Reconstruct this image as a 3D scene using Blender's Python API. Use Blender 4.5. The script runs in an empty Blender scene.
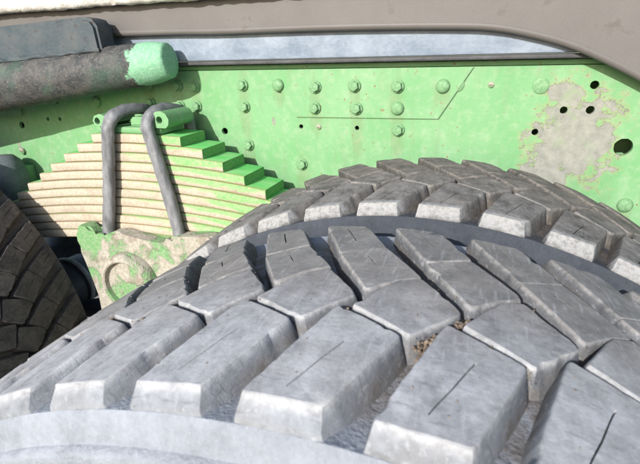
import bpy, bmesh, math, random
from mathutils import Vector, Matrix, noise
random.seed(7)
S = bpy.context.scene
COL = S.collection

# ---------------------------------------------------------------- camera
cd = bpy.data.cameras.new('camera'); cam = bpy.data.objects.new('camera', cd); COL.objects.link(cam)
cd.sensor_width = 36.0; cd.lens = 36.0 * 459.55 / 640.0; cd.clip_start = 0.01; cd.clip_end = 500
r_ = Vector((0.9442063, 0.3284944, -0.0237882)); u_ = Vector((-0.0968158, 0.3458658, 0.9332757)); f_ = Vector((-0.3148034, 0.8789017, -0.3583721))
M = Matrix((r_, u_, -f_)).transposed().to_4x4(); M.translation = Vector((0.059035, -0.162928, 0.662906))
cam.matrix_world = M
S.camera = cam
cd.dof.use_dof = True; cd.dof.focus_distance = .62; cd.dof.aperture_fstop = 16

# ---------------------------------------------------------------- sky, sun, exposure
LDIR = Vector((0.20, 1.0, -0.46)).normalized()
ELEV = math.asin(-LDIR.z)
w = bpy.data.worlds.new('World'); S.world = w; w.use_nodes = True
nt = w.node_tree; bg = nt.nodes['Background']
sky = nt.nodes.new('ShaderNodeTexSky'); sky.sky_type = 'NISHITA'; sky.sun_disc = False
sky.sun_elevation = ELEV; sky.sun_rotation = math.pi + math.atan2(0.20, 1.0); sky.air_density = 1.0; sky.dust_density = 1.5
nt.links.new(sky.outputs[0], bg.inputs[0]); bg.inputs[1].default_value = 0.15
sd = bpy.data.lights.new('sun', 'SUN'); sd.energy = 4.4; sd.angle = math.radians(0.6); sd.color = (1.0, 0.975, 0.945)
sun = bpy.data.objects.new('sun', sd); COL.objects.link(sun); sun.rotation_euler = LDIR.to_track_quat('-Z', 'Y').to_euler()
S.view_settings.view_transform = 'Standard'; S.view_settings.look = 'None'; S.view_settings.gamma = 1.0
S.view_settings.use_curve_mapping = False; S.view_settings.exposure = 0.45
S.render.engine = 'CYCLES'

# ---------------------------------------------------------------- materials
class Mat:
    """small helper round a node tree"""
    def __init__(s, name):
        s.m = bpy.data.materials.new(name); s.m.use_nodes = True; s.t = s.m.node_tree
        s.b = s.t.nodes['Principled BSDF']; s.b.inputs['Specular IOR Level'].default_value = 0.3
    def n(s, typ, ins=None, **kw):
        nd = s.t.nodes.new(typ)
        for k, v in kw.items(): setattr(nd, k, v)
        for k, v in (ins or {}).items(): s.put(nd.inputs[k], v)
        return nd
    def put(s, sock, v):
        if isinstance(v, bpy.types.NodeSocket): s.t.links.new(v, sock)
        else:
            if hasattr(sock.default_value, '__len__') and not isinstance(v, (float, int)) and len(v) == 3 and len(sock.default_value) == 4: v = (*v, 1)
            sock.default_value = v
    def coord(s, kind='Object'): return s.n('ShaderNodeTexCoord').outputs[kind]
    def rnd(s): return s.n('ShaderNodeObjectInfo').outputs['Random']
    def math(s, op, a, b=0.0, c=0.0, clamp=False):
        nd = s.n('ShaderNodeMath', operation=op); nd.use_clamp = clamp
        for i, v in enumerate((a, b, c)): s.put(nd.inputs[i], v)
        return nd.outputs[0]
    def map(s, co, scale=(1, 1, 1), loc=(0, 0, 0)):
        return s.n('ShaderNodeMapping', {'Vector': co, 'Scale': scale, 'Location': loc}).outputs[0]
    def noise(s, co, scale, detail=4, rough=.55, wv=None, dist=0.0):
        nd = s.n('ShaderNodeTexNoise', {}, noise_dimensions='4D' if wv is not None else '3D')
        s.put(nd.inputs['Vector'], co); s.put(nd.inputs['Scale'], scale); s.put(nd.inputs['Detail'], detail); s.put(nd.inputs['Roughness'], rough)
        s.put(nd.inputs['Distortion'], dist)
        if wv is not None: s.put(nd.inputs['W'], wv)
        return nd.outputs['Fac']
    def ramp(s, x, a, b, lo=0.0, hi=1.0):
        return s.n('ShaderNodeMapRange', {'Value': x, 'From Min': a, 'From Max': b, 'To Min': lo, 'To Max': hi}).outputs[0]
    def mix(s, f, a, b):
        nd = s.n('ShaderNodeMix', {}, data_type='RGBA')
        s.put(nd.inputs[0], f); s.put(nd.inputs[6], a); s.put(nd.inputs[7], b)
        return nd.outputs[2]
    def bump(s, h, dist, strength=1.0, prev=None):
        nd = s.n('ShaderNodeBump', {'Height': h, 'Distance': dist, 'Strength': strength})
        if prev is not None: s.put(nd.inputs['Normal'], prev)
        return nd.outputs[0]
    def out(s, col, rough=.8, normal=None, metal=0.0):
        s.put(s.b.inputs['Base Color'], col); s.put(s.b.inputs['Roughness'], rough); s.put(s.b.inputs['Metallic'], metal)
        if normal is not None: s.put(s.b.inputs['Normal'], normal)
        return s.m

def rubber(name, dark, dust, brown, lo, hi, yfar=.5, shoulder=0.0, flank=None):
    m = Mat(name); co = m.coord(); wv = m.math('MULTIPLY', m.rnd(), 60.0)
    sp = m.n('ShaderNodeSeparateXYZ', {0: co}); yy = sp.outputs[1]
    rad = m.math('SQRT', m.math('ADD', m.math('MULTIPLY', sp.outputs[0], sp.outputs[0]), m.math('MULTIPLY', sp.outputs[2], sp.outputs[2])))
    yn = m.math('DIVIDE', m.math('SUBTRACT', yy, .118), .118)
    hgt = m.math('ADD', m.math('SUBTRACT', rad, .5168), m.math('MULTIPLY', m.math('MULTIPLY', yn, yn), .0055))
    a = m.noise(co, 34, 6, .62, wv); b = m.noise(co, 230, 5, .65, wv); c = m.noise(co, 14, 3, .5, wv); d = m.noise(co, 1000, 3, .6, wv); e = m.noise(co, 85, 5, .6, wv)
    f = m.math('ADD', m.math('MULTIPLY', a, .45), m.math('ADD', m.math('MULTIPLY', e, .30), m.math('MULTIPLY', b, .25)))
    worn_and_light = m.ramp(m.math('ADD', hgt, m.math('MULTIPLY', m.math('SUBTRACT', e, .5), .006)), -.006, -.001, .72, 1.0)  # tops paler than sides: worn dust, plus light balance put into the colour
    f = m.math('MULTIPLY', m.math('MULTIPLY', m.ramp(f, .40, .61, lo, hi), m.ramp(yy, .055, .125, 1.0, yfar)), m.math('MULTIPLY', worn_and_light, m.math('SUBTRACT', 1.0, m.math('MULTIPLY', m.ramp(hgt, -.0012, -.0035), m.ramp(yy, .02, .07, 0, .45)))))  # last factor darkens far row walls, shade put into the colour
    dcol = m.mix(m.ramp(yy, .05, .14), dust, (dust[0]*1.02, dust[1]*.95, dust[2]*.85))
    if flank: dcol = m.mix(m.ramp(m.math('ADD', hgt, m.math('MULTIPLY', m.math('SUBTRACT', e, .5), .004)), -.0015, -.0045), dcol, flank)
    col = m.mix(f, dark, dcol)
    col = m.mix(m.ramp(c, .45, .72, 0, .5), col, m.mix(.5, brown, col))
    if shoulder:      # sunlight painted pale on the dusty near shoulder edge
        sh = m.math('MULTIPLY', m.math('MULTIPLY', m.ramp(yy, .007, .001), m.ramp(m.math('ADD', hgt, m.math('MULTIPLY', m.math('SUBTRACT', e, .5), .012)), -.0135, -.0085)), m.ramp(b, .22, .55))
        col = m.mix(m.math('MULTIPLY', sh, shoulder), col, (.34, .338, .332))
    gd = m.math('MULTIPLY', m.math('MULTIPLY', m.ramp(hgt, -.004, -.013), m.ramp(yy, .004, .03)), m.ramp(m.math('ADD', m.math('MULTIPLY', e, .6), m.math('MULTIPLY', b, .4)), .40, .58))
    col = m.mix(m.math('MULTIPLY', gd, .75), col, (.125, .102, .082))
    edge = m.math('MULTIPLY', m.ramp(hgt, -.005, -.002), m.ramp(hgt, -.0004, -.0011))
    col = m.mix(m.math('MULTIPLY', edge, m.ramp(b, .45, .62, 0, .18)), col, (dust[0]*1.25, dust[1]*1.2, dust[2]*1.12))
    col = m.mix(m.ramp(d, .66, .78, 0, .4), col, (dust[0]*1.35, dust[1]*1.28, dust[2]*1.2))
    col = m.mix(m.ramp(d, .34, .24, 0, .35), col, dark)
    sc = m.noise(m.map(co, (1, .10, 1)), 380, 3, .6, wv)
    col = m.mix(m.ramp(sc, .56, .70, 0, .4), col, dust)
    sd_ = m.noise(m.map(co, (.15, 1, .15)), 420, 3, .6, wv)
    col = m.mix(m.ramp(sd_, .58, .70, 0, .35), col, dark)
    wob = m.n('ShaderNodeVectorMath', {0: m.n('ShaderNodeTexNoise', {'Vector': co, 'Scale': 90.0}).outputs['Color'], 'Scale': .008}, operation='SCALE').outputs[0]
    v = m.n('ShaderNodeTexVoronoi', {'Scale': 120.0, 'Vector': m.n('ShaderNodeVectorMath', {0: co, 1: wob}, operation='ADD').outputs[0]}, feature='DISTANCE_TO_EDGE', voronoi_dimensions='4D'); m.put(v.inputs['W'], wv)
    crack = m.math('MULTIPLY', m.ramp(v.outputs[0], .0, .04, 1, 0), m.ramp(m.noise(co, 45, 2, .5, wv), .52, .66))
    crack = m.math('MULTIPLY', crack, m.ramp(hgt, -.001, -.004, .35, 1))
    col = m.mix(m.math('MULTIPLY', crack, .22), col, dark)
    n1 = m.bump(m.math('ADD', m.math('MULTIPLY', b, .5), m.math('MULTIPLY', e, 1.0)), .0007, .8); n2 = m.bump(d, .0004, .6, n1); n3 = m.bump(m.math('SUBTRACT', 1.0, crack), .0003, .4, n2)
    return m.out(col, m.ramp(a, .3, .7, .72, .95), n3)

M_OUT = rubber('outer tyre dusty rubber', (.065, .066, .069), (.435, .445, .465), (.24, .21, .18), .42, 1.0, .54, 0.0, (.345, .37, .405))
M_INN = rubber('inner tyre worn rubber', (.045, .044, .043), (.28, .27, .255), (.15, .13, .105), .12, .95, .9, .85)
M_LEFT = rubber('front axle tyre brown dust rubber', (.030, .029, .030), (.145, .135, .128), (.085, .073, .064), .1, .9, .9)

def sidewall(name, dark, dust):
    m = Mat(name); co = m.coord()
    a = m.noise(co, 22, 6, .62); b = m.noise(co, 300, 4, .65); s1 = m.noise(co, 70, 4, .6)
    f = m.ramp(m.math('ADD', m.math('MULTIPLY', a, .55), m.math('MULTIPLY', m.math('ADD', b, s1), .225)), .36, .64, .25, 1)
    col = m.mix(f, dark, dust)
    col = m.mix(m.ramp(b, .64, .76, 0, .6), col, (dust[0]*1.25, dust[1]*1.2, dust[2]*1.1))
    yy = m.n('ShaderNodeSeparateXYZ', {0: co}).outputs[1]
    fl = m.math('MULTIPLY', m.math('MULTIPLY', m.ramp(yy, .0, .02), m.ramp(yy, .236, .216)), m.ramp(m.math('ADD', m.math('MULTIPLY', s1, .6), m.math('MULTIPLY', b, .4)), .38, .56))
    col = m.mix(m.math('MULTIPLY', fl, .8), col, (.115, .095, .078))
    scr = m.noise(m.map(co, (1, 1, 1)), 1100, 3, .6); col = m.mix(m.ramp(scr, .64, .74, 0, .5), col, (dust[0]*1.5, dust[1]*1.4, dust[2]*1.3))
    return m.out(col, .9, m.bump(m.math('ADD', b, m.math('MULTIPLY', s1, 2)), .0016, .8))
M_SW_OUT = sidewall('outer sidewall pale dust', (.13, .145, .165), (.30, .325, .365))
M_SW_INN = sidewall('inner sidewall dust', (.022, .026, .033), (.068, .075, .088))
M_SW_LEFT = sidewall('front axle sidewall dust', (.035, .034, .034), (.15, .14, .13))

GREEN = (.126, .305, .125); GREEN2 = (.18, .345, .175); GREEND = (.05, .21, .05)
RUST = (.22, .105, .05); CREAM = (.60, .47, .30)

def plain(name, c1, c2, sc=20, rough=.6, bd=.0008, fine=250, spots=None, stretch=(1, 1, 1)):
    m = Mat(name); co = m.map(m.coord(), stretch); a = m.noise(co, sc, 6, .6); b = m.noise(co, fine, 4, .65)
    col = m.mix(m.ramp(m.math('ADD', m.math('MULTIPLY', a, .7), m.math('MULTIPLY', b, .3)), .36, .64), c1, c2)
    if spots: col = m.mix(m.ramp(m.noise(co, sc*4, 4, .6), .62, .70, 0, .8), col, spots)
    return m.out(col, rough, m.bump(m.math('ADD', m.math('MULTIPLY', a, 2), b), bd, .6))
# fastener positions on the rail (x, z)
bolts = [(-0.8298, 0.5706), (-0.593, 0.6071), (-0.5496, 0.6052), (-0.4312, 0.6081), (-0.3474, 0.6081), (-0.2665, 0.6043), (-0.1856, 0.6062), (-0.1018, 0.6052), (-0.019, 0.6052), (-0.4302, 0.5638), (-0.2684, 0.5638), (-0.1817, 0.5638), (-0.1009, 0.5648), (-0.4273, 0.482), (-0.0989, 0.5234), (-0.3031, 0.4454), (0.3075, 0.403), (-0.6719, 0.5706), (-0.593, 0.5638), (-0.5496, 0.5638), (-0.6719, 0.6071), (-0.8298, 0.6091), (0.4355, 0.6052), (0.4355, 0.403)]

def green_paint(name, patch=None, grime=.35, runs=None):
    m = Mat(name); co = m.coord(); geo = co
    a = m.noise(geo, 7, 5, .6); b = m.noise(geo, 55, 5, .65); c = m.noise(geo, 320, 3, .6)
    col = m.mix(m.ramp(a, .35, .68), GREEN, GREEN2)
    col = m.mix(m.ramp(b, .48, .72, 0, grime), col, (.32, .39, .27))
    drip = m.noise(m.map(geo, (1, 1, .14)), 60, 4, .6)
    col = m.mix(m.ramp(drip, .52, .72, 0, .5), col, (.17, .255, .14))
    sp = m.noise(geo, 140, 3, .5)
    col = m.mix(m.math('MULTIPLY', m.ramp(sp, .66, .70), m.ramp(a, .42, .55)), col, RUST)
    if runs:
        sx = m.n('ShaderNodeSeparateXYZ', {0: geo}); tot = None
        for i, (x, z) in enumerate(runs):
            ln = (.03, .055, .04, .075)[i % 4]
            dx = m.math('DIVIDE', m.math('SUBTRACT', sx.outputs[0], x), .0155); dz = m.math('DIVIDE', m.math('SUBTRACT', sx.outputs[2], z-ln*.55), ln)
            q = m.math('ADD', m.math('MULTIPLY', dx, dx), m.math('MULTIPLY', dz, dz)); tot = q if tot is None else m.math('MINIMUM', tot, q)
        st = m.noise(m.map(geo, (1, 1, .10)), 170, 4, .65)
        k = m.ramp(m.math('ADD', tot, m.math('MULTIPLY', m.math('SUBTRACT', st, .5), 2.6)), 1.15, .25, 0, .28)
        col = m.mix(k, col, m.mix(m.ramp(c, .4, .6), (.115, .16, .07), (.20, .15, .085)))
    rough = m.ramp(b, .3, .7, .42, .62); hgt = m.math('MULTIPLY', c, .4)
    if patch:
        sx = m.n('ShaderNodeSeparateXYZ', {0: geo}); tot = None
        for (x, z, rx, rz) in patch:
            dx = m.math('DIVIDE', m.math('SUBTRACT', sx.outputs[0], x), rx); dz = m.math('DIVIDE', m.math('SUBTRACT', sx.outputs[2], z), rz)
            d = m.math('SQRT', m.math('ADD', m.math('MULTIPLY', dx, dx), m.math('MULTIPLY', dz, dz)))
            tot = d if tot is None else m.math('MINIMUM', tot, d)
        e = m.noise(geo, 34, 6, .68)
        lim = m.math('ADD', tot, m.math('MULTIPLY', m.math('SUBTRACT', e, .5), 3.4))
        k = m.ramp(lim, 1.02, .97)
        bare = m.mix(m.ramp(b, .35, .65), (.19, .195, .17), (.285, .285, .245))
        bare = m.mix(m.ramp(c, .58, .7, 0, .6), bare, (.15, .14, .12))
        bare = m.mix(m.ramp(m.noise(geo, 24, 3), .55, .66, 0, .7), bare, (.22, .28, .17))
        rim = m.math('MULTIPLY', m.ramp(lim, 1.3, 1.02), m.math('SUBTRACT', 1.0, k))
        col = m.mix(m.math('MULTIPLY', rim, .55), col, (.30, .25, .14))
        col = m.mix(k, col, bare); rough = m.math('ADD', rough, m.math('MULTIPLY', k, .25)); hgt = m.math('SUBTRACT', hgt, m.math('MULTIPLY', k, 1.8))
    n1 = m.bump(m.math('ADD', hgt, m.math('MULTIPLY', b, .5)), .0012, .6)
    return m.out(col, rough, n1)
M_RAIL = green_paint('green rail paint with bare grey patch', [(0.2092, 0.5157, 0.065, 0.075), (0.1852, 0.5927, 0.03, 0.02), (0.1755, 0.4483, 0.035, 0.05), (-1.1245, 0.4483, 0.004, 0.014), (-0.3638, 0.5349, 0.003, 0.007)], .45, [b for b in bolts if b[0] > -.9])
M_GREEN = green_paint('chassis green paint')
M_BOLT = plain('grimy green bolt paint', (.10, .235, .10), (.22, .37, .20), 160, .55, .0006, 700, (.25, .22, .14))

def leaf_mat():
    m = Mat('green leaf paint under cream dust'); co = m.coord(); wv = m.math('MULTIPLY', m.rnd(), 40.0)
    sx = m.n('ShaderNodeSeparateXYZ', {0: co}); geo = m.n('ShaderNodeNewGeometry'); nz = m.n('ShaderNodeSeparateXYZ', {0: geo.outputs['Normal']})
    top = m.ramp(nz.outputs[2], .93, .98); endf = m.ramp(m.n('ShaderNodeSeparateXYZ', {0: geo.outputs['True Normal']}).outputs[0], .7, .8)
    lz = m.math('ADD', sx.outputs[2], m.math('DIVIDE', m.math('MULTIPLY', sx.outputs[0], sx.outputs[0]), 4.4))
    st = m.noise(m.map(co, (.22, 1, 1.2)), 40, 5, .62, wv); b = m.noise(co, 190, 4, .65, wv); big = m.noise(co, 7, 2, .5, wv)
    # the paint survives best on the upper half of each leaf towards the right end
    g = m.math('ADD', m.math('ADD', m.ramp(sx.outputs[0], -.3, .26, -.46, .10), m.ramp(lz, -.008, .006, -.12, .12)), m.math('ADD', m.math('SUBTRACT', st, .5), m.math('MULTIPLY', m.math('SUBTRACT', big, .5), .5)))
    fr = m.ramp(m.math('ADD', g, m.math('MULTIPLY', m.math('SUBTRACT', b, .5), .25)), -.03, .06)
    cream = m.mix(m.ramp(b, .35, .68), (.36, .315, .24), (.48, .43, .335))
    cream = m.mix(m.ramp(m.noise(co, 420, 3, .6, wv), .63, .74, 0, .75), cream, (.27, .16, .09))
    cream = m.mix(m.ramp(m.noise(m.map(co, (.5, 1, 1)), 28, 5, .65, wv), .52, .70, 0, .5), cream, (.27, .20, .14))
    gr = m.mix(m.ramp(b, .4, .7), (.17, .37, .13), (.34, .47, .22))
    col = m.mix(fr, cream, gr)
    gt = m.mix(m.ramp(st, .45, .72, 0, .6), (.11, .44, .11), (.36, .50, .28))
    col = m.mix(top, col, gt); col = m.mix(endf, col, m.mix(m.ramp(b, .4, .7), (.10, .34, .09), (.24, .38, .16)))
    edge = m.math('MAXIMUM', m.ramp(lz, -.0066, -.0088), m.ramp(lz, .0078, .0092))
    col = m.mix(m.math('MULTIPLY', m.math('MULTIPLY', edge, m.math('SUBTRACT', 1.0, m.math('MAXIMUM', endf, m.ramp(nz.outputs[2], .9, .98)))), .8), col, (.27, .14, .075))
    return m.out(col, .85, m.bump(m.math('ADD', b, st), .0018, .7))
M_LEAF = leaf_mat()

def dirty_seat():
    m = Mat('casting green paint caked with dry mud'); co = m.coord()
    a = m.noise(co, 13, 6, .6, None, .4); b = m.noise(co, 160, 4, .65)
    f = m.ramp(m.math('ADD', a, m.math('MULTIPLY', m.math('SUBTRACT', b, .5), .2)), .485, .54)
    mud = m.mix(m.ramp(b, .35, .68), (.29, .265, .215), (.43, .40, .335))
    mud = m.mix(m.ramp(m.noise(co, 30, 5, .6), .52, .64, 0, .8), mud, (.22, .18, .14))
    col = m.mix(f, mud, m.mix(m.ramp(b, .4, .65), (.13, .29, .11), (.24, .33, .19)))
    return m.out(col, .85, m.bump(m.math('ADD', b, m.math('MULTIPLY', f, -1.2)), .0022, .8))
M_SEAT = dirty_seat()

def steel():
    m = Mat('dull grey bolt steel'); co = m.coord(); a = m.noise(m.map(co, (1, 1, .35)), 60, 5, .6); b = m.noise(co, 500, 3, .6)
    col = m.mix(m.ramp(a, .35, .68), (.12, .124, .132), (.27, .275, .285)); col = m.mix(m.ramp(b, .6, .72, 0, .7), col, (.36, .32, .27))
    return m.out(col, .6, m.bump(m.math('ADD', a, b), .0008, .7), .25)
M_STEEL = steel()

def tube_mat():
    m = Mat('flaking green paint with painted shade'); co = m.coord(); sx = m.n('ShaderNodeSeparateXYZ', {0: co})
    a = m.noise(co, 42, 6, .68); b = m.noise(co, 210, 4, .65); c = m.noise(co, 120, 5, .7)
    shaded = m.mix(m.ramp(a, .4, .65), (.036, .040, .042), (.10, .094, .087))
    shaded = m.mix(m.ramp(b, .52, .66, 0, .8), shaded, (.135, .127, .118))
    shaded = m.mix(m.ramp(c, .36, .31), shaded, (.010, .011, .013))
    shaded = m.mix(m.math('MULTIPLY', m.ramp(m.noise(co, 16, 4, .6), .52, .68), .4), shaded, (.045, .12, .075))
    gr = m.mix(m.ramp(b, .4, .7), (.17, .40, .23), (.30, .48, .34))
    k = m.ramp(m.math('ADD', sx.outputs[0], m.math('MULTIPLY', m.math('SUBTRACT', a, .5), .11)), .452, .452+.006)  # dark length is shade painted in, with dirt specks; green end is lit
    col = m.mix(k, shaded, gr)
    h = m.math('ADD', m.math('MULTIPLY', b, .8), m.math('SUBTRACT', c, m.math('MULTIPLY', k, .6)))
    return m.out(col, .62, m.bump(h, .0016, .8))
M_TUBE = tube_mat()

def block_mat():
    m = Mat('blue black grimy bracket paint'); co = m.coord()
    a = m.noise(co, 25, 6, .65); b = m.noise(co, 260, 4, .65); c = m.noise(co, 70, 4, .6)
    col = m.mix(m.ramp(a, .35, .65), (.045, .065, .075), (.085, .095, .098)); col = m.mix(m.ramp(c, .6, .68, 0, .8), col, (.045, .034, .030))
    col = m.mix(m.ramp(b, .6, .72, 0, .6), col, (.14, .13, .12))
    return m.out(col, .7, m.bump(m.math('ADD', b, a), .001, .7))
M_BLOCK = block_mat()

M_TAUPE = plain('taupe bed panel paint', (.108, .099, .092), (.138, .128, .120), 6, .5, .0002, 300, (.098, .088, .080))
M_STRIP = plain('blue grey galvanised steel', (.15, .19, .24), (.28, .325, .385), 26, .55, .0008, 160, (.15, .17, .20), (.6, 1, 1))
M_LIP = plain('grey brown dusty channel lip', (.045, .045, .048), (.085, .085, .088), 30)
M_DUST = plain('pale caked dust', (.50, .47, .42), (.80, .77, .71), 40, .95, .004, 300, (.36, .31, .25))
M_BLACK = plain('black rubber and plastic', (.018, .020, .028), (.05, .055, .07), 20, .5)
M_GREYR = plain('grey blue dusty rubber', (.09, .11, .12), (.19, .21, .22), 25, .8)
M_RIM = plain('rim steel paint', (.35, .34, .32), (.5, .48, .45), 15, .6)
M_GRIT = plain('brown grit', (.07, .052, .040), (.30, .235, .175), 300, .9, .0005)
M_GROUND = plain('dry gravel ground', (.20, .18, .155), (.36, .33, .29), 3, .95, .02, 40)

# ---------------------------------------------------------------- mesh helpers
def link(name, me, mat=None, parent=None, loc=(0, 0, 0), rot=None):
    o = bpy.data.objects.new(name, me); COL.objects.link(o); o.location = loc
    if rot: o.rotation_euler = rot
    if mat and not me.materials: me.materials.append(mat)
    if parent: o.parent = parent
    return o
def tag(o, label, cat, group=None):
    o['label'] = label; o['category'] = cat
    if group: o['group'] = group
    return o
def empty(name, loc, label, cat, group=None):
    o = bpy.data.objects.new(name, None); COL.objects.link(o); o.location = loc; o.empty_display_size = .05
    return tag(o, label, cat, group)
def mesh_from(bm, name, smooth=None):
    bmesh.ops.recalc_face_normals(bm, faces=bm.faces[:])
    me = bpy.data.meshes.new(name); bm.to_mesh(me); bm.free()
    if smooth is not None:
        for p in me.polygons: p.use_smooth = True
        me.set_sharp_from_angle(angle=math.radians(smooth))
    return me
def loft(rings, close=True, cap=True):
    bm = bmesh.new(); vr = [[bm.verts.new(p) for p in r] for r in rings]; n = len(vr[0])
    for a, b in zip(vr, vr[1:]):
        for i in range(n if close else n-1):
            bm.faces.new((a[i], a[(i+1) % n], b[(i+1) % n], b[i]))
    if cap: bm.faces.new(vr[0][::-1]); bm.faces.new(vr[-1])
    return bm
def lathe(profile, seg, axis='Y', closed=False):
    """profile: list of (along-axis, radius)"""
    bm = bmesh.new(); rows = []
    for a, r in profile:
        row = []
        for i in range(seg):
            t = 2*math.pi*i/seg
            p = {'Y': (r*math.sin(t), a, r*math.cos(t)), 'X': (a, r*math.cos(t), r*math.sin(t)), 'Z': (r*math.cos(t), r*math.sin(t), a)}[axis]
            row.append(bm.verts.new(p))
        rows.append(row)
    pairs = list(zip(rows, rows[1:])) + ([(rows[-1], rows[0])] if closed else [])
    for a, b in pairs:
        for i in range(seg): bm.faces.new((a[i], a[(i+1) % seg], b[(i+1) % seg], b[i]))
    if not closed: bm.faces.new(rows[0]); bm.faces.new(rows[-1])
    return bm
def smooth_path(pts, per=8):
    P = [Vector(p) for p in pts]; out = []
    for i in range(len(P)-1):
        p0, p1, p2, p3 = P[max(i-1, 0)], P[i], P[i+1], P[min(i+2, len(P)-1)]
        for k in range(per):
            t = k/per
            out.append(.5*((2*p1)+(p2-p0)*t+(2*p0-5*p1+4*p2-p3)*t*t+(3*p1-p0-3*p2+p3)*t**3))
    return out+[P[-1]]
def sweep(pts, rad, seg=16, per=8, jit=0.0, flat=0.0):
    P = smooth_path(pts, per); rings = []; up = Vector((1, 0, 0))
    for i, p in enumerate(P):
        d = (P[min(i+1, len(P)-1)]-P[max(i-1, 0)]).normalized(); a = (up-d*up.dot(d)).normalized(); b = d.cross(a); up = a
        rr = rad(i/(len(P)-1)) if callable(rad) else rad
        rings.append([p+(a*math.cos(t)*(1+flat)+b*math.sin(t)*(1-flat))*(rr+jit*noise.noise((p+(a*math.cos(t)+b*math.sin(t))*.02)*60)) for t in [2*math.pi*k/seg for k in range(seg)]])
    return loft(rings)
def plate(outline, holes, y0, y1, bev=0.0):
    """flat plate in XZ between y0 (front) and y1 with real holes"""
    bm = bmesh.new(); edges = []
    for lp in [outline]+holes:
        vs = [bm.verts.new((x, y0, z)) for x, z in lp]
        edges += [bm.edges.new((vs[i], vs[(i+1) % len(vs)])) for i in range(len(vs))]
    bmesh.ops.triangle_fill(bm, edges=edges, use_beauty=True, use_dissolve=False)
    ex = bmesh.ops.extrude_face_region(bm, geom=bm.faces[:])
    for v in [g for g in ex['geom'] if isinstance(g, bmesh.types.BMVert)]: v.co.y = y1
    return bm
def circ(x, z, r, n=20, jit=.04):
    return [(x+r*(1+random.uniform(-jit, jit))*math.cos(2*math.pi*i/n), z+r*(1+random.uniform(-jit, jit))*math.sin(2*math.pi*i/n)) for i in range(n)]
def boxm(x0, x1, y0, y1, z0, z1, bev=.003, seg=2):
    bm = bmesh.new(); bmesh.ops.create_cube(bm, size=1)
    for v in bm.verts: v.co = Vector(((x0+x1)/2+v.co.x*(x1-x0), (y0+y1)/2+v.co.y*(y1-y0), (z0+z1)/2+v.co.z*(z1-z0)))
    if bev: bmesh.ops.bevel(bm, geom=bm.edges[:], offset=bev, segments=seg, affect='EDGES', profile=.5)
    return bm
def extr_y(profile, y0, y1, bev=.002):
    """prism along Y from an XZ outline, front and back edges bevelled"""
    bm = loft([[(x, y, z) for x, z in profile] for y in (y0, y1)])
    if bev:
        es = [e for e in bm.edges if abs(e.verts[0].co.y-e.verts[1].co.y) < 1e-6]
        bmesh.ops.bevel(bm, geom=es, offset=bev, segments=2, affect='EDGES')
    return bm

# ---------------------------------------------------------------- ground
bm = bmesh.new(); bmesh.ops.create_grid(bm, x_segments=2, y_segments=2, size=60)
g = link('ground', mesh_from(bm, 'ground'), M_GROUND, loc=(0, 0, -.522)); g['kind'] = 'structure'

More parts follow.
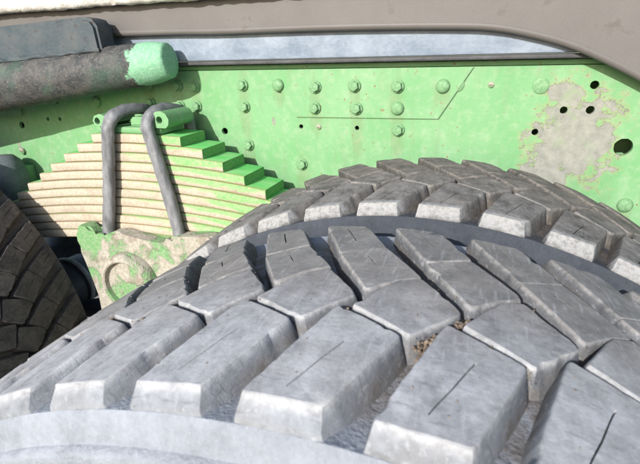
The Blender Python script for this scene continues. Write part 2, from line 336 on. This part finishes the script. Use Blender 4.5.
# ---------------------------------------------------------------- tyres
N = 48; PA = 2*math.pi/N; TW = .236
def r_top(y): return .5168-.0055*((y-TW/2)/(TW/2))**2
RM = .514
ROWS = {
 1: dict(poly=[(.378, -3.2), (.74, 80.5), (1.375, 59.5), (1.018, -3.2)], sipe=[((.69, 4), (1.02, 55), .9)]),
 2: dict(poly=[(.885, 82.5), (1.195, 122), (1.415, 130.5), (1.78, 103), (1.845, 96), (1.46, 62.5)], sipe=[]),
 3: dict(poly=[(.415, 160), (.89, 180.5), (1.41, 133.8), (1.195, 124.6), (.925, 105.5)], sipe=[((.74, 160), (.93, 141), 1.0)]),
 4: dict(poly=[(-.135, 238.5), (.455, 238), (.888, 183), (.408, 162.8)], sipe=[((.19, 231), (.50, 190), 1.2)]),
}
def block_mesh(row, seed):
    rng = random.Random(seed); sc = PA*RM
    P = [Vector((s*sc, y/1000)) for s, y in ROWS[row]['poly']]
    area = sum(P[i].x*P[(i+1) % len(P)].y-P[(i+1) % len(P)].x*P[i].y for i in range(len(P)))
    if area < 0: P.reverse()
    # round the corners a little and add points along every side
    Q = []
    for i, p in enumerate(P):
        a, b = P[i-1], P[(i+1) % len(P)]; k = .0026
        q0 = p+(a-p).normalized()*k; q1 = p+(b-p).normalized()*k
        Q += [q0, (q0+q1)*.25+p*.5, q1]
    D = []
    for i, p in enumerate(Q):
        b = Q[(i+1) % len(Q)]; n = max(1, int((b-p).length/.0035))
        D += [p+(b-p)*(k/n) for k in range(n)]
    n = len(D); nor = []
    for i in range(n):
        t = (D[(i+1) % n]-D[i-1]).normalized(); nor.append(Vector((t.y, -t.x)))
    off = Vector((rng.uniform(0, 50), rng.uniform(0, 50), rng.uniform(0, 50)))
    def jit(i, amp, f=150): return amp*noise.noise(Vector((D[i].x*f, D[i].y*f, 0))+off)
    c = sum(D, Vector((0, 0)))/n
    tilt = (rng.uniform(-1, 1)*.0006, rng.uniform(-1, 1)*.0006)
    def pos(p, dr):
        a = p.x/RM; r = r_top(min(max(p.y, 0), TW))+dr; return Vector((r*math.sin(a), p.y, r*math.cos(a)))
    def chip(i):      # worn nicks out of the top edge
        v = noise.noise(Vector((D[i].x*70, D[i].y*70, 7))+off); return max(0, v-.22)*.006
    rings = []
    for dr, of, amp in ((-.027, .0036, .0002), (-.019, .0028, .0003), (-.010, .0013, .0003), (-.0018, .0000, .0004), (-.0008, -.0004, .0004), (-.0001, -.0013, .0004)):
        ring = []
        for i in range(n):
            top = dr > -.004
            o = of+.0011+jit(i, amp)-chip(i)*(1 if top else .8 if dr > -.012 else .35)+(max(0, nor[i].x*.6-nor[i].y*.25)*.0055+.0012)*min(1.2, max(0, -dr-.002)/.017)
            p = D[i]+nor[i]*o
            if row == 1 and D[i].y < -.002 and dr < -.002: p.y = D[i].y-.0006+jit(i, .0004)-.0092*min(1.0, -dr/.0125)
            if row == 4 and D[i].y > TW and dr < -.002: p.y = D[i].y+.0006+jit(i, .0004)+.0085*min(1.0, -dr/.0125)
            ring.append(pos(p, dr+(tilt[0]*(D[i].x-c.x)/.02+tilt[1]*(D[i].y-c.y)/.03 if dr > -.012 else 0)-(chip(i)*.25 if top else 0)))
        rings.append(ring)
    bm = bmesh.new(); vr = [[bm.verts.new(p) for p in r] for r in rings]
    for a, b in zip(vr, vr[1:]):
        for i in range(n): bm.faces.new((a[i], a[(i+1) % n], b[(i+1) % n], b[i]))
    edges = [bm.edges.get((vr[-1][i], vr[-1][(i+1) % n])) for i in range(n)]
    for (s0, y0), (s1, y1), wd in ROWS[row]['sipe']:
        A = Vector((s0*sc, y0/1000)); B = Vector((s1*sc, y1/1000)); d = (B-A).normalized(); nn = Vector((-d.y, d.x)); L = (B-A).length
        k0 = rng.uniform(0, .12); k1 = 1-rng.uniform(0, .3); m_ = 7; lp = []; dp = []
        side = [A+d*L*(k0+(k1-k0)*t/m_)+nn*(.0002*math.sin(t*1.3+seed)) for t in range(m_+1)]
        hw = wd*.0005
        for q in side: lp.append(q+nn*hw*(.8+.3*rng.random()))
        for q in reversed(side): lp.append(q-nn*hw*(.8+.3*rng.random()))
        lift = lambda q: -.0002+tilt[0]*(q.x-c.x)/.02+tilt[1]*(q.y-c.y)/.03
        vs = [bm.verts.new(pos(q, lift(q))) for q in lp]; vb = [bm.verts.new(pos(q, -.006)) for q in lp]
        edges += [bm.edges.new((vs[i], vs[(i+1) % len(vs)])) for i in range(len(vs))]
        for i in range(len(vs)): j = (i+1) % len(vs); bm.faces.new((vs[i], vs[j], vb[j], vb[i]))
        bm.faces.new(vb)
    bmesh.ops.triangle_fill(bm, edges=edges, use_beauty=True, use_dissolve=False)
    return mesh_from(bm, 'tread_block', 26)
VAR = 9
BLOCKS = {}
def carcass_mesh():
    near = [(.016, .4958), (.004, .4962), (-.0085, .4980), (-.0120, .4982), (-.0136, .4962), (-.0158, .486), (-.0180, .4790), (-.0222, .4775), (-.0235, .4740), (-.0222, .470), (-.0250, .445), (-.0270, .41), (-.0235, .37), (-.015, .335), (.002, .305), (.02, .285)]
    prof = list(reversed(near))
    for k in range(1, 10):
        y = .012+(TW-.024)*k/10; prof.append((y, r_top(y)-.0172-.0008*math.cos(k)))
    prof += [(TW-y, r) for y, r in near]
    return mesh_from(lathe(prof, 288, 'Y', True), 'tyre', 50)
CARC = carcass_mesh()
def rim_mesh():
    pr = [(.0, .302), (-.008, .300), (-.008, .288), (.02, .278), (.05, .262), (.06, .20), (.055, .16), (.03, .14), (.03, .10), (.05, .06), (.19, .06), (.19, .262), (.22, .28), (.244, .288), (.244, .30), (.236, .302)]
    return mesh_from(lathe(pr, 96, 'Y', False), 'rim', 40)
RIM = rim_mesh()
NUT = None
def wheel(loc, phase, mb, ms, label, cat, key, nuts=False):
    t = empty('wheel_assembly', loc, label, cat, 'dual tyres on the two rear axles')
    c = link('carcass', CARC.copy(), None, t); c.data.materials.append(ms)
    if key not in BLOCKS:
        BLOCKS[key] = {r: [block_mesh(r, 100*r+v) for v in range(VAR)] for r in ROWS}
        for r in ROWS:
            for me in BLOCKS[key][r]: me.materials.append(mb)
    rng = random.Random(hash(key) % 1000 if False else len(label))
    for r in ROWS:
        for k in range(N):
            o = link('tread_block', BLOCKS[key][r][rng.randrange(VAR)], None, c, (0, 0, 0), (0, (k+phase)*PA, 0))
    rm = link('rim', RIM.copy(), M_RIM, t)
    return t
wheel((0, 0, 0), 0, M_OUT, M_SW_OUT, 'pale dusty outer tyre with deep chunky tread filling the foreground', 'tyre', 'outer')
wheel((0, .322, 0), -.37, M_INN, M_SW_INN, 'darker inner tyre right behind the foreground tyre, with white scuffed shoulder', 'tyre', 'inner')  # white on the shoulder is sunlight on dust, put into the colour
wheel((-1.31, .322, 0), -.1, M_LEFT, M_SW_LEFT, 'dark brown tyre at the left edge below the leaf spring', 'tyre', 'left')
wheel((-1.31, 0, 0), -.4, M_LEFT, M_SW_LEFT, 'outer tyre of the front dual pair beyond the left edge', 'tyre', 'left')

# ---------------------------------------------------------------- chassis rail
RY = .745
rail = empty('chassis_rail', (0, RY, .34), 'long green riveted steel chassis rail with a bare grey patch', 'chassis rail')
rail_holes = [(-0.4851, 0.5108, 0.0075), (-0.3021, 0.5253, 0.0045), (-0.1817, 0.5253, 0.0045), (0.2266, 0.6062, 0.007), (0.1861, 0.5648, 0.0062), (0.2266, 0.5657, 0.0068), (0.1457, 0.5263, 0.0058), (0.2863, 0.5051, 0.0145), (-1.0003, 0.5272, 0.005), (-0.9599, 0.5282, 0.005), (-0.957, 0.5696, 0.0045), (-1.0003, 0.5696, 0.005), (-1.0966, 0.5099, 0.009), (0.397, 0.5253, 0.007), (0.4548, 0.4483, 0.01)]
def to_l(lst): return [(x, z-.34) for x, z in lst]
web = plate(to_l([(-1.9, .342), (1.3, .342), (1.3, .638), (-1.9, .638)]), [to_l(circ(x, z, r)) for x, z, r in rail_holes], 0, .008)
for v in web.verts: v.co.z += .34
o = link('web', mesh_from(web, 'web'), M_RAIL, rail, (0, 0, -.34))
link('top_flange', mesh_from(boxm(-1.9, 1.3, .002, .085, .2985, .308, .003), 'top_flange', 30), M_GREEN, rail)
link('bottom_flange', mesh_from(boxm(-1.9, 1.3, .002, .085, -.008, .0015, .003), 'bottom_flange', 30), M_GREEN, rail)
rp = extr_y([(-0.358, 0.2975), (-0.3561, 0.2777), (-0.3108, 0.2046), (-0.0238, 0.206), (0.032, 0.2975)], -.0045, -.0005, .001)
for v in rp.verts: v.co.z += .34
link('reinforcing_plate', mesh_from(rp, 'reinforcing_plate', 30), M_RAIL, rail, (0, 0, -.34))
pl2 = extr_y([(-1.9, 0.193), (-1.0879, 0.193), (-1.0822, 0.1968), (-1.0822, 0.2912), (-1.9, 0.2912)], -.004, -.0005, .001)
for v in pl2.verts: v.co.z += .34
link('reinforcing_plate', mesh_from(pl2, 'reinforcing_plate', 30), M_RAIL, rail, (0, 0, -.34))
def bolt_mesh(kind):
    if kind == 'hex':
        pr = [(0, .0125), (-.0018, .0128), (-.0034, .0118)]
        bm = lathe(pr, 24, 'Y')
        ring = []
        for y, k in ((-.003, 1), (-.0095, 1), (-.0108, .9), (-.0112, .5)):
            ring.append([bm.verts.new((.0098*k*math.cos(math.pi/3*i), y, .0098*k*math.sin(math.pi/3*i))) for i in range(6)])
        for a, b in zip(ring, ring[1:]):
            for i in range(6): bm.faces.new((a[i], a[(i+1) % 6], b[(i+1) % 6], b[i]))
        bm.faces.new(ring[-1])
        return mesh_from(bm, 'bolt', 35)
    pr = [(0, .0128), (-.002, .0127), (-.005, .0112), (-.0072, .008), (-.0080, .004), (-.0082, .0008)]
    return mesh_from(lathe(pr, 24, 'Y'), 'rivet', 60)
HEX, DOME = bolt_mesh('hex'), bolt_mesh('dome')
FLATB = mesh_from(lathe([(0, .0135), (-.0015, .0132), (-.0022, .012)], 24, 'Y'), 'plug', 40)
pl = lambda x, z: -.0045 if -.35 < x < .03 and z > .545 else 0
for i, (x, z) in enumerate(bolts):
    o = link('bolt', HEX if i % 4 else DOME, M_BOLT, rail, (x, pl(x, z)-.0004, z-.34), (random.uniform(-.05, .05), random.uniform(0, 1), random.uniform(-.06, .06)))
for x, z in ((0.1447, 0.6052), (0.0051, 0.6081)):
    link('flat_plug', FLATB, M_BOLT, rail, (x, -.0004, z-.34))
link('stud', mesh_from(lathe([(0, .009), (-.006, .0088), (-.008, .006)], 14, 'Y'), 'stud', 40), M_SEAT, rail, (-1.1149, -.0005, 0.4405-.34))
for x, z in ((0.0638, 0.6071), (-0.2626, 0.5253)):
    link('small_rivet', mesh_from(lathe([(0, .0052), (-.002, .005), (-.003, .003)], 14, 'Y'), 'small_rivet', 40), M_SEAT, rail, (x, pl(x, z)-.0005, z-.34))

link('light_block', mesh_from(boxm(-1.9, 1.3, .086, .093, .0, .298, .001), 'light_block', 30), M_GREEN, rail)  # added behind the web to keep light out of its holes

# ---------------------------------------------------------------- truck bed: galvanised beam and taupe side panel
beam = empty('subframe_beam', (0, .7225, .6475), 'blue grey galvanised beam lying along the top of the green rail', 'beam')
link('web', mesh_from(boxm(-1.9, 1.3, .0, .07, .010, .10, .004), 'web', 30), M_STRIP, beam)
link('lower_lip', mesh_from(boxm(-1.9, 1.3, -.002, .072, .002, .0088, .002), 'lower_lip', 30), M_LIP, beam)
bed = empty('truck_bed', (0, .704, .709), 'taupe truck bed side panel with arched lower edge along the top', 'truck bed')
low = [(-1.8275, 0.714), (-0.723, 0.7092), (-0.4755, 0.7044), (-0.2819, 0.703), (-0.1423, 0.7006), (-0.044, 0.6977), (0.0214, 0.6948), (0.0532, 0.6919), (0.084, 0.6871), (0.1149, 0.6799), (0.1457, 0.6717), (0.1755, 0.662), (0.2063, 0.6495), (0.2429, 0.6322), (0.2805, 0.6129), (0.3296, 0.585), (0.3874, 0.5446), (0.4548, 0.4868)]
low = [(p.x, p.z) for p in smooth_path([(x, 0, z) for x, z in low], 4)]
ol = [(x, z-.70) for x, z in low]+[(.62, .48-.70), (.62, .30), (-1.9, .30)]
link('side_panel', mesh_from(extr_y(ol[::-1], .0, .012, .001), 'side_panel', 30), M_TAUPE, bed)
hem = [Vector((x, .006, z-.70)) for x, z in low[::2]]
link('hem', mesh_from(sweep([tuple(p) for p in hem], .0075, 10, 2), 'hem', 60), M_TAUPE, bed)
link('floor', mesh_from(boxm(-1.9, 1.3, .014, 1.0, .12, .14, .003), 'floor', 30), M_TAUPE, bed)

# ---------------------------------------------------------------- dusty mudguard edge above left
mg = empty('mudguard', (-1.1, .6885, .7675), 'pale mudguard edge caked in dust at the top left corner', 'mudguard')
def lipmesh():
    rings = []
    n = 240
    for i in range(n+1):
        x = -.75+2.2*i/n
        ring = []
        prof = [(0, -.0), (-.008, .001), (-.0135, .006), (-.016, .014), (-.0165, .024), (-.0155, .032), (-.011, .037), (.0, .038), (.012, .038), (.012, .033), (.008, .032), (.006, .026), (.004, .02), (.003, .006)]
        for k, (yy, zz) in enumerate(prof):
            q = Vector((x*55, k*.7, 3.1)); a = noise.noise(q)*.0022+noise.noise(q*3.1)*.0012+noise.noise(Vector((x*9, 1, 1)))*.0025
            ring.append((x, yy+a*.6, zz+(a if k < 5 or k > 11 else 0)))
        rings.append(ring)
    return mesh_from(loft(rings), 'dusty_lip', 50)
link('dusty_lip', lipmesh(), M_DUST, mg)

# ---------------------------------------------------------------- flaking tube with bracket
TA = Vector((-1.071, .61, .606)); TB = Vector((-.556, .68, .661)); ax = (TB-TA); TL = ax.length
tube = empty('support_tube', TA, 'thick flaking green tube in painted shade with a lit end at upper left', 'tube')
q = ax.to_track_quat('X', 'Z'); tube.rotation_mode = 'QUATERNION'; tube.rotation_quaternion = q
prof = [(-.25, .064)]+[(TL*k/14*.93, .0585-.0175*k/14) for k in range(0, 15)]+[(TL*.955, .0385), (TL*.975, .0365), (TL*.992, .0345), (TL*.999, .031), (TL*1.0, .02)]
tb = lathe(prof, 48, 'X')
for v in tb.verts: v.co += Vector((0, 1, 1))*.0012*noise.noise(v.co*35)
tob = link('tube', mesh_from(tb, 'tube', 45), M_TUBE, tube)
# rounded welded bracket on top of the tube
br = []
for x, z in ((-.25, .02), (TL*.745, .02), (TL*.75, .082), (TL*.735, .096), (TL*.705, .102), (-.25, .132)): br.append((x, z))
link('bracket', mesh_from(extr_y(br, -.028, .03, .006), 'bracket', 40), M_BLOCK, tube)
wl = [(-.2, -.03, .053), (.1, -.03, .048), (.2, -.03, .045), (.3, -.0295, .041), (TL*.745, -.029, .036)]
link('weld_bead', mesh_from(sweep(wl, .0045, 8, 14, .004), 'weld_bead', 60), M_BLOCK, tube)

# ---------------------------------------------------------------- leaf spring
XC = -.6265; LY0, LY1 = .62, .71
spring = empty('leaf_spring', (XC, .665, .27), 'stepped leaf spring pack, cream dust over green paint, clamped by two bolts', 'leaf spring')
LT = .0198
for k in range(12):
    hl = .1145+.045*k+random.uniform(-.0025, .0025); n = 40; rings = []
    for i in range(n+1):
        x = -hl+2*hl*i/n; zc = -x*x/4.4
        hw = (LY1-LY0)/2+.0008*noise.noise(Vector((x*9, k*3, 0))); h = LT/2; c = .0028
        rings.append([(x, -hw+c, zc-h), (x, -hw+c*.3, zc-h+c*.35), (x, -hw, zc-h+c), (x, -hw, zc+h-c), (x, -hw+c*.3, zc+h-c*.35), (x, -hw+c, zc+h), (x, hw-c, zc+h), (x, hw, zc+h-c), (x, hw, zc-h+c), (x, hw-c, zc-h)])
    o = link('leaf', mesh_from(loft(rings), 'leaf', 35), M_LEAF, spring, (0, random.uniform(-.0015, .0015), .520-.0203*k-LT/2-.27))
L = lambda pts: [(x-XC, y-.665, z-.27) for x, y, z in pts]
rr = lambda t: .0118-.0006*math.cos(t*20)
link('u_bolt', mesh_from(sweep(L([(-.742, .604, .255), (-.712, .604, .37), (-.690, .604, .47), (-.680, .604, .520), (-.674, .606, .540), (-.666, .616, .557), (-.656, .645, .566), (-.648, .69, .562), (-.652, .716, .545), (-.67, .724, .51), (-.70, .724, .30)]), .0126, 20, 8, .002, .12), 'u_bolt', 60), M_STEEL, spring)
link('u_bolt', mesh_from(sweep(L([(-.530, .604, .262), (-.545, .604, .37), (-.562, .604, .46), (-.574, .604, .520), (-.578, .606, .540), (-.576, .617, .558), (-.570, .645, .568), (-.564, .69, .563), (-.56, .716, .545), (-.56, .724, .51), (-.55, .724, .30)]), .0126, 20, 8, .002, .12), 'u_bolt', 60), M_STEEL, spring)
# clamp plate: flat with a rolled lug at each end, bored from the front
def lug(pts, hx, hz):
    bm = plate([(x-XC, z-.27) for x, z in pts], [[(x-XC, z-.27) for x, z in circ(hx, hz, .0072, 14)]], .613-.665, .700-.665)
    return bm
sad = link('clamp_plate', mesh_from(boxm(-.098, .068, -.044, .036, .2505, .2635, .003), 'clamp_plate', 30), M_GREEN, spring)
rl = [(-.565, .5345), (-.574, .545), (-.571, .557), (-.561, .566), (-.548, .568), (-.537, .563), (-.531, .552), (-.533, .541), (-.540, .5345)]
link('lug', mesh_from(lug(rl, -.553, .5505), 'lug', 50), M_GREEN, sad, (0, 0, 0))
ll = [(-.700, .534), (-.716, .535), (-.722, .545), (-.716, .556), (-.702, .560), (-.688, .556), (-.684, .540)]
link('lug', mesh_from(lug(ll, -.710, .5455), 'lug', 50), M_GREEN, sad)
link('lug', mesh_from(extr_y([(x-XC, z-.27) for x, z in [(-.645, .534), (-.645, .546), (-.638, .552), (-.612, .552), (-.605, .546), (-.605, .534)]], -.03, .03, .003), 'lug', 40), M_GREEN, sad)

# ---------------------------------------------------------------- trunnion bracket under the spring
tr = empty('trunnion_bracket', (-.64, .64, .10), 'mud caked green casting with round boss beneath the leaf spring', 'bracket')
op = [(-.806, .262), (-.802, .305), (-.79, .3135), (-.765, .312), (-.752, .300), (-.735, .294), (-.715, .300), (-.69, .309), (-.655, .304), (-.62, .299), (-.585, .296), (-.555, .300), (-.54, .312), (-.50, .318), (-.45, .322), (-.43, .31), (-.43, .25), (-.48, .12), (-.50, -.02), (-.76, -.02), (-.772, .10), (-.79, .20)]
op = [(p.x, p.z) for p in smooth_path([(x, 0, z) for x, z in op]+[(op[0][0], 0, op[0][1])], 3)][:-1]
bm = extr_y([(x+.64, z-.10) for x, z in op][::-1], .582-.64, .615-.64, .006)
link('casting', mesh_from(bm, 'casting', 40), M_SEAT, tr)
link('saddle', mesh_from(boxm(-.15, .19, -.024, .085, -.12, .168, .01), 'saddle', 30), M_SEAT, tr)
bo = link('boss', mesh_from(lathe([(0, .074), (-.018, .072), (-.024, .066), (-.026, .06), (-.024, .057), (-.014, .055), (-.012, .05), (-.016, .03), (-.018, .006)], 48, 'Y'), 'boss', 40), M_SEAT, tr, (-.026, -.058, .090))
for x, z in ((-.737, .29), (-.532, .297)):
    link('nut_seat', mesh_from(lathe([(.0, .019), (.014, .021), (.018, .019), (.0181, .013)], 24, 'Z'), 'nut_seat', 40), M_SEAT, tr, (x+.64, .604-.64, z-.10-.012))

# ---------------------------------------------------------------- dark running gear behind
bc = empty('brake_chamber', (-1.005, .66, .075), 'dark rounded brake chamber between left tyre and bracket', 'brake chamber')
link('housing', mesh_from(lathe([(-.05, .02), (-.046, .045), (-.035, .062), (-.015, .069), (.03, .070), (.034, .075), (.042, .075), (.046, .070), (.10, .068), (.13, .05)], 40, 'Y'), 'housing', 40), M_BLACK, bc)
link('clamp_band', mesh_from(lathe([(.036, .0765), (.04, .078), (.046, .078), (.05, .0765)], 40, 'Y'), 'clamp_band', 40), M_STEEL, bc)
link('mounting_bracket', mesh_from(boxm(-.3, .02, .05, .12, -.06, -.03, .004), 'mounting_bracket', 30), M_BLACK, bc)
tq = empty('torque_rod', (-.80, .67, .02), 'dark torque rod running from the bracket to the front axle', 'rod')
link('rod', mesh_from(sweep([(.05, 0, .06), (-.15, 0, .0), (-.42, 0, -.06)], .024, 16, 6), 'rod', 60), M_BLACK, tq)
link('rod_eye', mesh_from(lathe([(-.035, .04), (-.03, .045), (.03, .045), (.035, .04)], 24, 'Y'), 'rod_eye', 40), M_GREYR, tq, (.06, 0, .065))
axl = empty('axle', (-1.31, 1.17, 0), 'dark axle housing running in behind the left tyre', 'axle')
link('housing', mesh_from(lathe([(-.55, .07), (-.25, .075), (-.18, .16), (0, .20), (.18, .16), (.25, .075), (.55, .07)], 32, 'Y'), 'housing', 50), M_BLACK, axl)
link('brake_drum', mesh_from(lathe([(-.72, .20), (-.71, .205), (-.56, .205), (-.55, .19)], 48, 'Y'), 'brake_drum', 40), M_BLACK, axl)
bs = empty('bump_stop', (-1.115, .68, .375), 'grey blue rounded rubber stop above the left tyre against the rail', 'bump stop')
link('rubber', mesh_from(lathe([(-.075, .02), (-.07, .035), (-.055, .046), (-.02, .052), (.02, .05), (.05, .042), (.064, .028), (.067, .01)], 36, 'Z'), 'rubber', 60), M_GREYR, bs)
link('bracket', mesh_from(boxm(-.03, .03, .03, .0645, -.05, .03, .004), 'bracket', 30), M_GREEN, bs)

# ---------------------------------------------------------------- grit wedged in the grooves
def grit_mesh():
    rng = random.Random(3); V = []; F = []
    def grain(ss, y, rad, sz):
        a = ss*PA; c = Vector((rad*math.sin(a), y, rad*math.cos(a))); n = len(V)
        R = Matrix.Rotation(rng.random()*6, 3, Vector((rng.random(), rng.random(), rng.random()+.1)).normalized())
        for p in ((1, 0, 0), (-1, 0, 0), (0, 1, 0), (0, -1, 0), (0, 0, 1), (0, 0, -1), (.6, .6, .5), (-.6, .5, -.6)):
            V.append(c+R @ (Vector(p)*sz*rng.uniform(.75, 1.25)))
        for f in ((0, 6, 4), (6, 2, 4), (0, 2, 6), (2, 1, 4), (1, 3, 4), (3, 0, 4), (2, 0, 5), (1, 7, 5), (7, 2, 5), (1, 2, 7), (3, 1, 5), (0, 3, 5)): F.append([n+k for k in f])
    # (start s, y mm), (end s, y mm), sideways spread mm, lowest and highest depth below the tread, grains
    runs = [((.56, 58), (.93, 95), 1.5, 17, 2.5, 900), ((.66, 66), (.92, 94), 3, 17, 10, 450), ((-.50, 66), (-.12, 99), 1.5, 19, 10, 140), ((-1.34, 70), (-1.05, 96), 2, 17, 6, 240), ((-2.44, 62), (-2.05, 97), 3, 17, 2, 520), ((-3.42, 64), (-3.05, 97), 3, 17, 2, 460),
            ((-4.42, 64), (-4.05, 97), 3, 17, 2, 320), ((-.22, 80.8), (.38, 59.8), 1.0, 17, 2, 300), ((.78, 80.8), (1.42, 59.8), 1.0, 17, 2, 380), ((-1.24, 81.5), (-.62, 60.5), 1.0, 19, 6, 120), ((1.76, 81.5), (2.40, 60.5), 1, 19, 8, 100),
            ((-4.2, 128), (-3.7, 170), 3, 19, 6, 160), ((-3.1, 140), (-2.9, 150), 3, 19, 12, 60), ((1.55, 68), (1.86, 97), 1.5, 19, 14, 80), ((-.1, 101), (-.02, 108), 2, 19, 9, 60), ((-1.1, 101), (-1.02, 108), 2, 19, 6, 90)]
    for (s0, y0), (s1, y1), sp, d0, d1, n in runs:
        for _ in range(n*2):
            t = rng.random(); y = (y0+(y1-y0)*t+rng.gauss(0, sp))/1000; dep = d0+(d1-d0)*rng.random()**1.8
            grain(s0+(s1-s0)*t+rng.gauss(0, sp/70), y, r_top(y)-dep/1000, rng.choice((.0003, .0004, .0004, .0005, .0006, .0007, .0009, .0013)))
    # loose sand on top of the blocks
    for _ in range(260):
        y = rng.uniform(.0, .13); grain(rng.uniform(-5, 3.5), y, r_top(y)-.0001, rng.choice((.0002, .0003, .0004, .0006)))
    me = bpy.data.meshes.new('grit'); me.from_pydata([tuple(v) for v in V], [], F); return me
gr = link('grit', grit_mesh(), M_GRIT); gr['kind'] = 'stuff'; tag(gr, 'brown sand and grit wedged in the tread grooves', 'grit')
